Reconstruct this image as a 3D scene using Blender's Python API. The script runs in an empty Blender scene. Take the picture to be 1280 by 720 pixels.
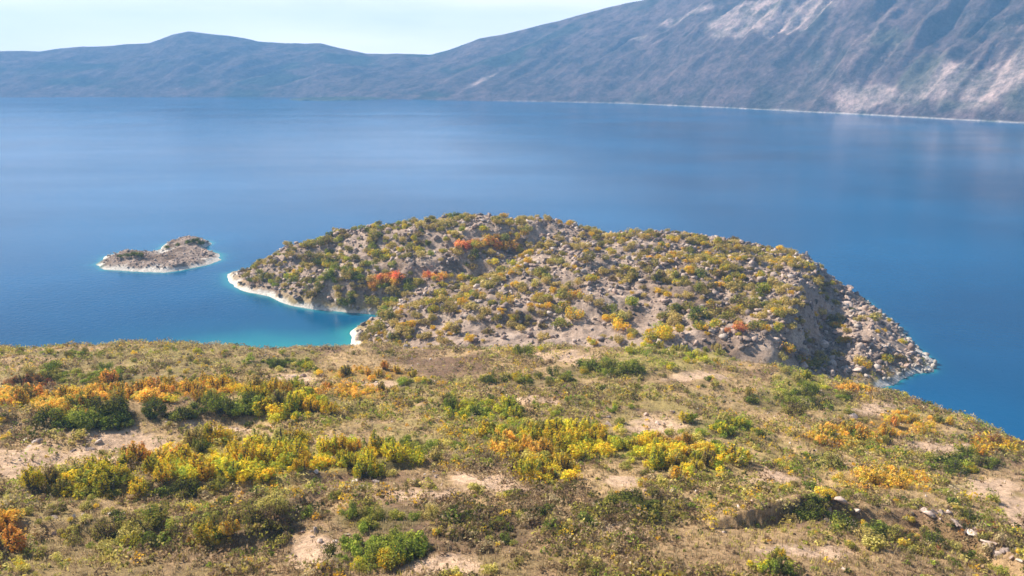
import bpy, math, random
import numpy as np
random.seed(7)
rng = np.random.default_rng(11)
S = bpy.context.scene
COL = S.collection

# ------------------------------------------------------------------ camera numbers
F_PX, PITCH, HC = 950.0, math.radians(16.1), 120.0
CP, SP = math.cos(PITCH), math.sin(PITCH)
def ray(px, py):
    u = (px - 640) / F_PX; v = (py - 360) / F_PX
    return u, CP - v * SP, -SP - v * CP

# ------------------------------------------------------------------ noise
def _hash(ix, iy, seed):
    n = (ix.astype(np.int64) * 374761393 + iy.astype(np.int64) * 668265263 + seed * 144665) & 0x7fffffff
    n = ((n ^ (n >> 13)) * 1274126177) & 0x7fffffff
    return ((n ^ (n >> 16)) & 0xffff) / 65535.0
def vnoise(x, y, seed=0):
    x = np.asarray(x, float); y = np.asarray(y, float)
    ix = np.floor(x); iy = np.floor(y); fx = x - ix; fy = y - iy
    fx = fx * fx * (3 - 2 * fx); fy = fy * fy * (3 - 2 * fy)
    a = _hash(ix, iy, seed); b = _hash(ix + 1, iy, seed); c = _hash(ix, iy + 1, seed); d = _hash(ix + 1, iy + 1, seed)
    return (a * (1 - fx) + b * fx) * (1 - fy) + (c * (1 - fx) + d * fx) * fy
def fbm(x, y, seed=0, octv=4, gain=.5):
    s = 0; a = 1; t = 0
    for k in range(octv):
        s = s + a * (vnoise(x * 2 ** k + 17.3 * k, y * 2 ** k - 9.1 * k, seed + k) - .5) * 2; t += a; a *= gain
    return s / t
def ridged(x, y, seed=0, octv=4):
    s = 0; a = 1; t = 0
    for k in range(octv):
        s = s + a * (1 - np.abs(vnoise(x * 2 ** k + 5.7 * k, y * 2 ** k, seed + k) * 2 - 1)); t += a; a *= .5
    return s / t
def sstep(a, b, x):
    t = np.clip((x - a) / (b - a), 0, 1); return t * t * (3 - 2 * t)

# ------------------------------------------------------------------ land shape (metres, lake level = 0)
def poly_sd(x, y, P):
    """signed distance, positive inside"""
    x = np.asarray(x, float); y = np.asarray(y, float)
    d = np.full(x.shape, 1e9); ins = np.zeros(x.shape, bool)
    n = len(P)
    for i in range(n):
        ax, ay = P[i]; bx, by = P[(i + 1) % n]
        ex, ey = bx - ax, by - ay
        t = np.clip(((x - ax) * ex + (y - ay) * ey) / (ex * ex + ey * ey), 0, 1)
        d = np.minimum(d, np.hypot(x - ax - t * ex, y - ay - t * ey))
        c = ((ay > y) != (by > y)) & (x < (bx - ax) * (y - ay) / ((by - ay) if by != ay else 1e-9) + ax)
        ins ^= c
    return np.where(ins, d, -d)
def line_d(x, y, P):
    d = np.full(np.shape(x), 1e9); side = np.zeros(np.shape(x))
    for (ax, ay), (bx, by) in zip(P[:-1], P[1:]):
        ex, ey = bx - ax, by - ay
        t = np.clip(((x - ax) * ex + (y - ay) * ey) / (ex * ex + ey * ey), 0, 1)
        dd = np.hypot(x - ax - t * ex, y - ay - t * ey)
        s = ex * (y - ay) - ey * (x - ax)
        side = np.where(dd < d, np.sign(s), side); d = np.minimum(d, dd)
    return d, side

HEADLAND = [(-173, 448), (-168, 432), (-157, 418), (-140, 401), (-121, 386), (-103, 376), (-84, 369.5), (-71, 368), (-70, 358), (-74, 345),
            (-72, 332), (-73, 314), (-60, 290), (-20, 262), (60, 255), (120, 262), (150, 278), (163, 288), (171, 290), (182, 304), (184, 325), (188, 345),
            (187, 366), (192, 392), (182, 418), (160, 448), (120, 470), (60, 482), (0, 492), (-60, 498), (-120, 486), (-158, 470)]
CTRL = np.array([(-158, 445, 7), (-145, 445, 12), (-128, 452, 18.5), (-100, 452, 25), (-75, 446, 29), (-45, 442, 33), (-18, 440, 35.5), (10, 440, 34), (28, 436, 31), (45, 425, 28.5),
    (74, 428, 32), (100, 424, 31), (120, 415, 29.5), (140, 405, 26), (158, 395, 23), (172, 388, 16), (182, 372, 9),
    (-125, 420, 11), (-110, 415, 16), (-80, 400, 19), (-45, 400, 24), (-12, 405, 27), (-50, 378, 13), (-20, 385, 17), (12, 405, 25), (0, 370, 19), (40, 390, 27), (80, 390, 28),
    (-40, 345, 13), (0, 335, 16), (40, 345, 20), (80, 350, 23), (110, 380, 27), (-40, 320, 9), (0, 305, 10), (50, 305, 13), (85, 310, 18), (-50, 300, 8), (20, 285, 12), (70, 285, 16),
    (147, 368, 24), (136, 345, 24), (124, 322, 23.5), (112, 300, 22), (102, 285, 21),
    (160, 352, 14), (149, 332, 9), (141, 315, 6.5), (132, 297, 5), (126, 283, 7),
    (172, 345, 12), (165, 325, 10.5), (160, 308, 9), (168, 298, 6), (174, 315, 7), (182, 350, 8)], float)
ISLET_PX = [(121, 331), (133, 321), (160, 314), (185, 317), (197, 315), (205, 306), (225, 300), (245, 298), (263, 304), (255, 310), (273, 317), (277, 324), (262, 330), (235, 336), (205, 341), (180, 340), (150, 338), (130, 337)]
RAVINE = [(102, 272), (111, 296), (123, 320), (137, 346), (148, 368)][::-1]
PROF_Y = [-120, 0, 50, 85, 125, 180, 225, 244, 262, 285, 303, 330, 400, 470]
PROF_Z = [95, 76, 64.5, 56, 46.6, 37.2, 31.3, 28.6, 21, 9.5, 1.0, -7, -28, -38]
BROW = [(40, 330), (75, 240), (118, 222), (133, 182), (146, 140), (156, 100), (170, 40), (190, -60)]

def world_at(px, py, z):
    u, dy, dz = ray(px, py); t = (z - HC) / dz
    return u * t, dy * t
ISLET_A = [world_at(a, b, 0) for a, b in ISLET_PX]
IPK = [world_at(165, 325, 0), world_at(240, 307, 0)]
NECK = world_at(203, 318, 0)
def wline(pts): return [world_at(a, b, z) for a, b, z in pts]
BAND = wline([(-60, 522, 41), (60, 518, 41), (160, 508, 40), (250, 500, 39), (330, 500, 39), (400, 500, 39)])
WASH = wline([(-80, 640, 47), (0, 602, 45), (100, 570, 43), (200, 548, 41.5), (300, 528, 40)])
LEDGE = wline([(960, 650, 49), (1010, 632, 48.5), (1080, 634, 48.5), (1150, 640, 49), (1215, 662, 50), (1290, 705, 52), (1380, 760, 54)])
BANK = wline([(80, 672, 51), (160, 672, 51), (240, 690, 51.5), (330, 690, 51.5), (370, 650, 49)])
THICK = wline([(60, 628, 47), (200, 618, 47), (320, 612, 46.5), (460, 592, 45)])

VALLEY = wline([(690, 280, 36), (668, 288, 32), (600, 330, 23), (540, 362, 16), (480, 388, 6)])
def land(x, y, fine=True):
    x = np.asarray(x, float); y = np.asarray(y, float)
    # warp of the shore so that no edge runs straight
    wx = x + 5 * fbm(x / 26, y / 26, 3, 3); wy = y + 5 * fbm(x / 26, y / 26, 9, 3)
    # the near hillside
    Fh = np.interp(wy + 3 * fbm(x / 40, y / 40, 21, 2), PROF_Y, PROF_Z)
    Fh = Fh - .12 * np.maximum(0, x - 45) + .004 * np.maximum(0, -x - 60)
    bx = np.interp(y, [p[1] for p in BROW][::-1], [p[0] for p in BROW][::-1])
    over = np.maximum(0, x - bx - 2 * fbm(y / 14, x / 14, 5, 3))
    Fh = Fh - np.where(y < 330, 1, 1) * (.62 * over + .0 * over) * sstep(-60, 60, y + 60)
    Fh = Fh - .35 * np.maximum(0, over - 40) * 0
    d, s = line_d(x, y, BAND); Fh = Fh + 2.4 * np.exp(-(d / 9) ** 2)
    d, s = line_d(x, y, WASH); Fh = Fh - 2.2 * np.exp(-(d / 7) ** 2)
    for L, hgt, wd in ((LEDGE, 3.2, 10), (BANK, 2.2, 8), (THICK, 1.8, 9)):
        d, s = line_d(x, y, L)
        Fh = Fh + s * np.exp(-(d / wd) ** 1.3) * hgt * .5 * np.clip(d / 1.2, 0, 1)
    Fh = Fh + 1.5 * fbm(x / 30, y / 30, 31, 3)
    # the rocky headland
    sd = poly_sd(wx, wy, HEADLAND)
    vd, _v = line_d(wx, wy, VALLEY)
    w = 0; v = 0
    for cx, cy, cz in CTRL:
        q = 1 / ((wx - cx) ** 2 + (wy - cy) ** 2 + 30) ** 1.8
        w = w + q; v = v + q * cz
    Sh = v / w
    d, s_ = line_d(wx, wy, RAVINE); ea = s_ > 0
    Sh = Sh + np.where(ea, -5.5 * sstep(-2, 14, d) * sstep(38, 12, d), 0)
    Sh = Sh - 5.0 * np.exp(-(vd / 13) ** 2) - sstep(365, 400, wy) * (1.8 + 4.2 * sstep(20, 55, wx) * sstep(165, 130, wx))
    shp = np.clip(sd / 34, 0, 1)
    Ph = Sh * (1 - (1 - shp) ** 1.7) + .6 * sstep(0, 3, sd)
    Ph = Ph + (1.8 * fbm(x / 18, y / 18, 41, 3) + 1.6 * (ridged(x / 15, y / 15, 45, 3) - .5) + (.8 + 1.6 * sstep(95, 125, x)) * (ridged(x / 6.5, y / 6.5, 47, 3) - .5)) * sstep(3, 18, sd)
    Ph = np.where(sd > 0, Ph, sd * (.30 + .75 * sstep(70, 150, x)))
    Ph = np.maximum(Ph, -40)
    # islets
    neck = np.exp(-((x - NECK[0]) ** 2 / 40 + (y - NECK[1]) ** 2 / 160))
    sa = poly_sd(x + 2.5 * fbm(x / 9, y / 9, 61, 3), y + 2.5 * fbm(x / 9, y / 9, 66, 3), ISLET_A)
    Ih = np.where(sa > 0, np.minimum(sa * .45, 1.9 + .07 * sa) + 1.4 * (ridged(x / 10, y / 10, 71, 3) - .4) * sstep(.5, 5, sa), sa * .35)
    Ih = Ih + (2.0 * np.exp(-((x - IPK[0][0]) ** 2 / 120 + (y - IPK[0][1]) ** 2 / 60)) + 2.6 * np.exp(-((x - IPK[1][0]) ** 2 / 130 + (y - IPK[1][1]) ** 2 / 90))) * sstep(0, 3, sa)
    Ih = np.where(sa > 0, np.minimum(Ih, 3.2 - 2.3 * neck + 50 * (neck < .15)), Ih)
    k = 2.0
    m = np.maximum(Fh, Ph); dm = np.abs(Fh - Ph)
    H = m + np.where(m > -2, k * .5 * np.maximum(0, 1 - dm / (2 * k)) ** 2, 0)
    H = np.maximum(H, np.maximum(Ih, -40))
    H = np.maximum(H, -40)
    H = np.where((sd > 7) & (y > 262), np.maximum(H, 1.2 + .08 * sd + .5 * fbm(x / 4, y / 4, 77, 2)), H)
    if fine:
        on = sstep(.2, 2.5, H)
        pen = sstep(-4, 6, Ph - Fh)
        H = H + sstep(.2, 2.5, H) * ((.75 + .35 * pen) * fbm(x / 5, y / 5, 81, 3) + (.14 + .35 * pen) * fbm(x / 2.0, y / 2.0, 88, 2))
    return H
def is_headland(x, y):
    return poly_sd(x, y, HEADLAND)

def hit(px, py):
    """the point of the land under a point of the photograph's view"""
    u, dy, dz = ray(px, py)
    t = np.linspace(60, 620, 1500)
    h = land(u * t, dy * t, False); z = HC + dz * t
    i = np.argmax(z < h)
    if z[i] >= h[i]: i = np.argmin(np.abs(z))
    return u * t[i], dy * t[i]
def hits(pxs, pys):
    out = np.array([hit(a, b) for a, b in zip(pxs, pys)]); return out[:, 0], out[:, 1]

# ------------------------------------------------------------------ mesh helpers
def mesh_np(name, V, Fc, nside, col=None, smooth=False):
    me = bpy.data.meshes.new(name)
    V = np.ascontiguousarray(V, np.float32); Fc = np.ascontiguousarray(Fc, np.int32)
    nf = len(Fc)
    me.vertices.add(len(V)); me.vertices.foreach_set('co', V.ravel())
    me.loops.add(nf * nside); me.loops.foreach_set('vertex_index', Fc.ravel())
    me.polygons.add(nf); me.polygons.foreach_set('loop_start', np.arange(0, nf * nside, nside, dtype=np.int32))
    me.update(calc_edges=True)
    if smooth: me.polygons.foreach_set('use_smooth', np.ones(nf, bool))
    if col is not None:
        a = me.attributes.new('tint', 'FLOAT_COLOR', 'POINT')
        c = np.ones((len(V), 4), np.float32); c[:, :3] = np.clip(col, 0, 1); a.data.foreach_set('color', c.ravel())
    me.validate(); return me
def floats(me, name, arr):
    a = me.attributes.new(name, 'FLOAT', 'POINT'); a.data.foreach_set('value', np.ascontiguousarray(arr, np.float32).ravel())
def grid_faces(nx, ny):
    i = np.arange(nx - 1); j = np.arange(ny - 1); I, J = np.meshgrid(i, j)
    a = (J * nx + I).ravel(); return np.stack([a, a + 1, a + nx + 1, a + nx], 1)
def link(name, me, mat=None, parent=None):
    o = bpy.data.objects.new(name, me); COL.objects.link(o)
    if mat and not me.materials: me.materials.append(mat)
    if parent: o.parent = parent
    return o
def tag(o, label=None, cat=None, group=None, kind=None):
    if label: o['label'] = label
    if cat: o['category'] = cat
    if group: o['group'] = group
    if kind: o['kind'] = kind
    return o

# ------------------------------------------------------------------ materials
class N:
    def __init__(s, name):
        s.m = bpy.data.materials.new(name); s.m.use_nodes = True; s.t = s.m.node_tree; s.t.nodes.clear()
        s.out = s.n('ShaderNodeOutputMaterial')
    def n(s, ty, **k):
        q = s.t.nodes.new(ty)
        for a, b in k.items(): setattr(q, a, b)
        return q
    def l(s, a, b): s.t.links.new(a, b)
    def val(s, q, **k):
        for a, b in k.items(): q.inputs[a.replace('_', ' ')].default_value = b
        return q
    def noise(s, scale, detail=4, rough=.6, vec=None):
        q = s.n('ShaderNodeTexNoise'); s.val(q, Scale=scale, Detail=detail, Roughness=rough)
        if vec is not None: s.l(vec, q.inputs['Vector'])
        return q
    def ramp(s, fac, stops):
        q = s.n('ShaderNodeValToRGB'); e = q.color_ramp.elements
        e[0].position, e[0].color = stops[0][0], (*stops[0][1], 1); e[1].position, e[1].color = stops[-1][0], (*stops[-1][1], 1)
        for p, c in stops[1:-1]:
            w = e.new(p); w.color = (*c, 1)
        s.l(fac, q.inputs[0]); return q
    def math(s, op, a, b=None, clamp=False):
        q = s.n('ShaderNodeMath', operation=op, use_clamp=clamp)
        for i, w in enumerate((a, b)):
            if w is None: continue
            if isinstance(w, (int, float)): q.inputs[i].default_value = w
            else: s.l(w, q.inputs[i])
        return q.outputs[0]
    def mix(s, fac, a, b, mode='MIX'):
        q = s.n('ShaderNodeMix', data_type='RGBA', blend_type=mode)
        for i, w in ((0, fac), (6, a), (7, b)):
            if isinstance(w, (int, float)): q.inputs[i].default_value = w
            elif isinstance(w, tuple): q.inputs[i].default_value = (*w, 1)
            else: s.l(w, q.inputs[i])
        return q.outputs[2]

def mat_ground():
    s = N('ground'); g = s.n('ShaderNodeNewGeometry'); at = s.n('ShaderNodeAttribute', attribute_name='tint')
    n1 = s.noise(.9, 6, .7, g.outputs['Position']); n2 = s.noise(4.5, 4, .7, g.outputs['Position'])
    r1 = s.ramp(n1.outputs[0], [(.28, (.5, .46, .42)), (.5, (1, 1, 1)), (.72, (1.4, 1.36, 1.3))])
    r2 = s.ramp(n2.outputs[0], [(.3, (.6, .58, .56)), (.5, (1, 1, 1)), (.7, (1.3, 1.3, 1.3))])
    c = s.mix(1, at.outputs['Color'], r1.outputs[0], 'MULTIPLY'); c = s.mix(1, c, r2.outputs[0], 'MULTIPLY')
    b = s.n('ShaderNodeBsdfPrincipled'); s.val(b, Roughness=.95); b.inputs['Specular IOR Level'].default_value = .1
    s.l(c, b.inputs['Base Color'])
    h = s.math('ADD', s.math('MULTIPLY', n1.outputs[0], .8), s.math('MULTIPLY', n2.outputs[0], .25))
    bp = s.n('ShaderNodeBump'); s.val(bp, Strength=.9, Distance=.7); s.l(h, bp.inputs['Height']); s.l(bp.outputs[0], b.inputs['Normal'])
    s.l(b.outputs[0], s.out.inputs[0]); return s.m
def mat_foliage():
    s = N('foliage'); at = s.n('ShaderNodeAttribute', attribute_name='tint'); oi = s.n('ShaderNodeObjectInfo')
    hs = s.n('ShaderNodeHueSaturation')
    s.l(at.outputs['Color'], hs.inputs['Color'])
    s.l(s.math('ADD', s.math('MULTIPLY', oi.outputs['Random'], .035), .4825), hs.inputs['Hue'])
    w = s.n('ShaderNodeTexWhiteNoise', noise_dimensions='1D'); s.l(oi.outputs['Random'], w.inputs['W'])
    s.l(s.math('ADD', s.math('MULTIPLY', w.outputs['Value'], .4), .95), hs.inputs['Value'])
    d = s.n('ShaderNodeBsdfDiffuse'); t = s.n('ShaderNodeBsdfTranslucent'); s.l(hs.outputs[0], d.inputs[0]); s.l(hs.outputs[0], t.inputs[0])
    m = s.n('ShaderNodeMixShader'); m.inputs[0].default_value = .38; s.l(d.outputs[0], m.inputs[1]); s.l(t.outputs[0], m.inputs[2])
    s.l(m.outputs[0], s.out.inputs[0]); return s.m
def mat_bark():
    s = N('bark'); g = s.n('ShaderNodeNewGeometry'); n = s.noise(6, 3, .6, g.outputs['Position'])
    r = s.ramp(n.outputs[0], [(.3, (.05, .04, .035)), (.7, (.2, .17, .14))])
    b = s.n('ShaderNodeBsdfPrincipled'); s.val(b, Roughness=.9); s.l(r.outputs[0], b.inputs['Base Color']); s.l(b.outputs[0], s.out.inputs[0]); return s.m
def mat_rock():
    s = N('rock'); g = s.n('ShaderNodeNewGeometry'); at = s.n('ShaderNodeAttribute', attribute_name='tint'); oi = s.n('ShaderNodeObjectInfo')
    n = s.noise(1.3, 6, .7, g.outputs['Position'])
    r = s.ramp(n.outputs[0], [(.3, (.55, .5, .48)), (.5, (1, 1, 1)), (.7, (1.45, 1.42, 1.38))])
    c = s.mix(1, at.outputs['Color'], r.outputs[0], 'MULTIPLY')
    v = s.math('ADD', s.math('MULTIPLY', oi.outputs['Random'], .5), .75)
    hs = s.n('ShaderNodeHueSaturation'); s.l(v, hs.inputs['Value']); s.l(c, hs.inputs['Color'])
    b = s.n('ShaderNodeBsdfPrincipled'); s.val(b, Roughness=.9); b.inputs['Specular IOR Level'].default_value = .2
    s.l(hs.outputs[0], b.inputs['Base Color'])
    bp = s.n('ShaderNodeBump'); s.val(bp, Strength=.8, Distance=.25); s.l(n.outputs[0], bp.inputs['Height']); s.l(bp.outputs[0], b.inputs['Normal'])
    s.l(b.outputs[0], s.out.inputs[0]); return s.m
def mat_water():
    s = N('water'); g = s.n('ShaderNodeNewGeometry'); at = s.n('ShaderNodeAttribute', attribute_name='shallow')
    nz = s.noise(.035, 3, .6, g.outputs['Position'])
    sh = s.math('MULTIPLY', at.outputs['Fac'], s.math('ADD', s.math('MULTIPLY', nz.outputs[0], .7), .62), True)
    deep = s.noise(.0045, 4, .5, g.outputs['Position'])
    dc = s.ramp(deep.outputs[0], [(.34, (.0004, .056, .155)), (.66, (.001, .104, .26))])
    r = s.ramp(sh, [(0, (0, 0, 0)), (.3, (.12, .12, .12)), (.62, (.55, .55, .55)), (1, (1, 1, 1))])
    c = s.mix(r.outputs[0], dc.outputs[0], (.025, .26, .285))
    b = s.n('ShaderNodeBsdfPrincipled'); s.l(c, b.inputs['Base Color']); s.val(b, IOR=1.33)
    # wind streaks: long bands of rougher water
    mp = s.n('ShaderNodeMapping'); mp.inputs['Scale'].default_value = (.0011, .0042, 1); mp.inputs['Rotation'].default_value = (0, 0, .25)
    s.l(g.outputs['Position'], mp.inputs[0])
    st = s.noise(1, 5, .6, mp.outputs[0])
    rr = s.ramp(st.outputs[0], [(.35, (.12, .12, .12)), (.65, (.21, .21, .21))]); s.l(rr.outputs[0], b.inputs['Roughness'])
    w1 = s.noise(.35, 3, .6, g.outputs['Position'])
    bp = s.n('ShaderNodeBump'); s.val(bp, Strength=.35, Distance=.35); s.l(w1.outputs[0], bp.inputs['Height']); s.l(bp.outputs[0], b.inputs['Normal'])
    s.l(b.outputs[0], s.out.inputs[0]); return s.m
def mat_mountain():
    s = N('mountain'); g = s.n('ShaderNodeNewGeometry'); at = s.n('ShaderNodeAttribute', attribute_name='tint')
    n1 = s.noise(.016, 9, .72, g.outputs['Position']); n2 = s.noise(.07, 4, .7, g.outputs['Position'])
    r1 = s.ramp(n1.outputs[0], [(.36, (.35, .42, .35)), (.5, (1, 1, 1)), (.64, (1.6, 1.5, 1.5))])
    r2 = s.ramp(n2.outputs[0], [(.3, (.55, .58, .55)), (.5, (1, 1, 1)), (.7, (1.35, 1.35, 1.35))])
    c = s.mix(1, at.outputs['Color'], r1.outputs[0], 'MULTIPLY'); c = s.mix(1, c, r2.outputs[0], 'MULTIPLY')
    b = s.n('ShaderNodeBsdfDiffuse'); s.l(c, b.inputs[0])
    bp = s.n('ShaderNodeBump'); s.val(bp, Strength=1, Distance=22); s.l(n1.outputs[0], bp.inputs['Height']); s.l(bp.outputs[0], b.inputs['Normal'])
    s.l(b.outputs[0], s.out.inputs[0]); return s.m
MG, MF, MB, MR, MW, MM = mat_ground(), mat_foliage(), mat_bark(), mat_rock(), mat_water(), mat_mountain()

# ------------------------------------------------------------------ leaf colours (albedo) and vegetation patches
PAL = {
 'orange': [(.80, .43, .09), (.82, .48, .11), (.72, .34, .08), (.78, .50, .12)],
 'amber':  [(.74, .46, .04), (.70, .39, .04), (.58, .42, .05), (.74, .50, .06)],
 'yellow': [(.64, .52, .04), (.68, .50, .04), (.52, .47, .045), (.38, .38, .04), (.74, .47, .04)],
 'lime':   [(.38, .42, .06), (.30, .36, .05), (.46, .45, .08), (.25, .31, .05)],
 'olive':  [(.32, .29, .06), (.38, .33, .08), (.22, .21, .05), (.44, .34, .09)],
 'green':  [(.17, .21, .035), (.22, .27, .045), (.13, .16, .03), (.28, .29, .05)],
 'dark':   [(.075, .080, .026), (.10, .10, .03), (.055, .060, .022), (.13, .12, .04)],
 'brown':  [(.20, .13, .08), (.14, .095, .055), (.26, .17, .10), (.17, .14, .06)],
 'red':    [(.76, .25, .12), (.80, .33, .15), (.66, .25, .11), (.76, .42, .16)],
 'rust':   [(.36, .13, .05), (.28, .11, .05), (.42, .19, .06)],
 'straw':  [(.44, .34, .18), (.36, .28, .15), (.50, .40, .24), (.28, .20, .11)],
 'tan':    [(.36, .25, .16), (.28, .19, .12), (.42, .30, .18)],
 'pale':   [(.56, .47, .15), (.47, .41, .12), (.62, .51, .19)],
}
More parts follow.
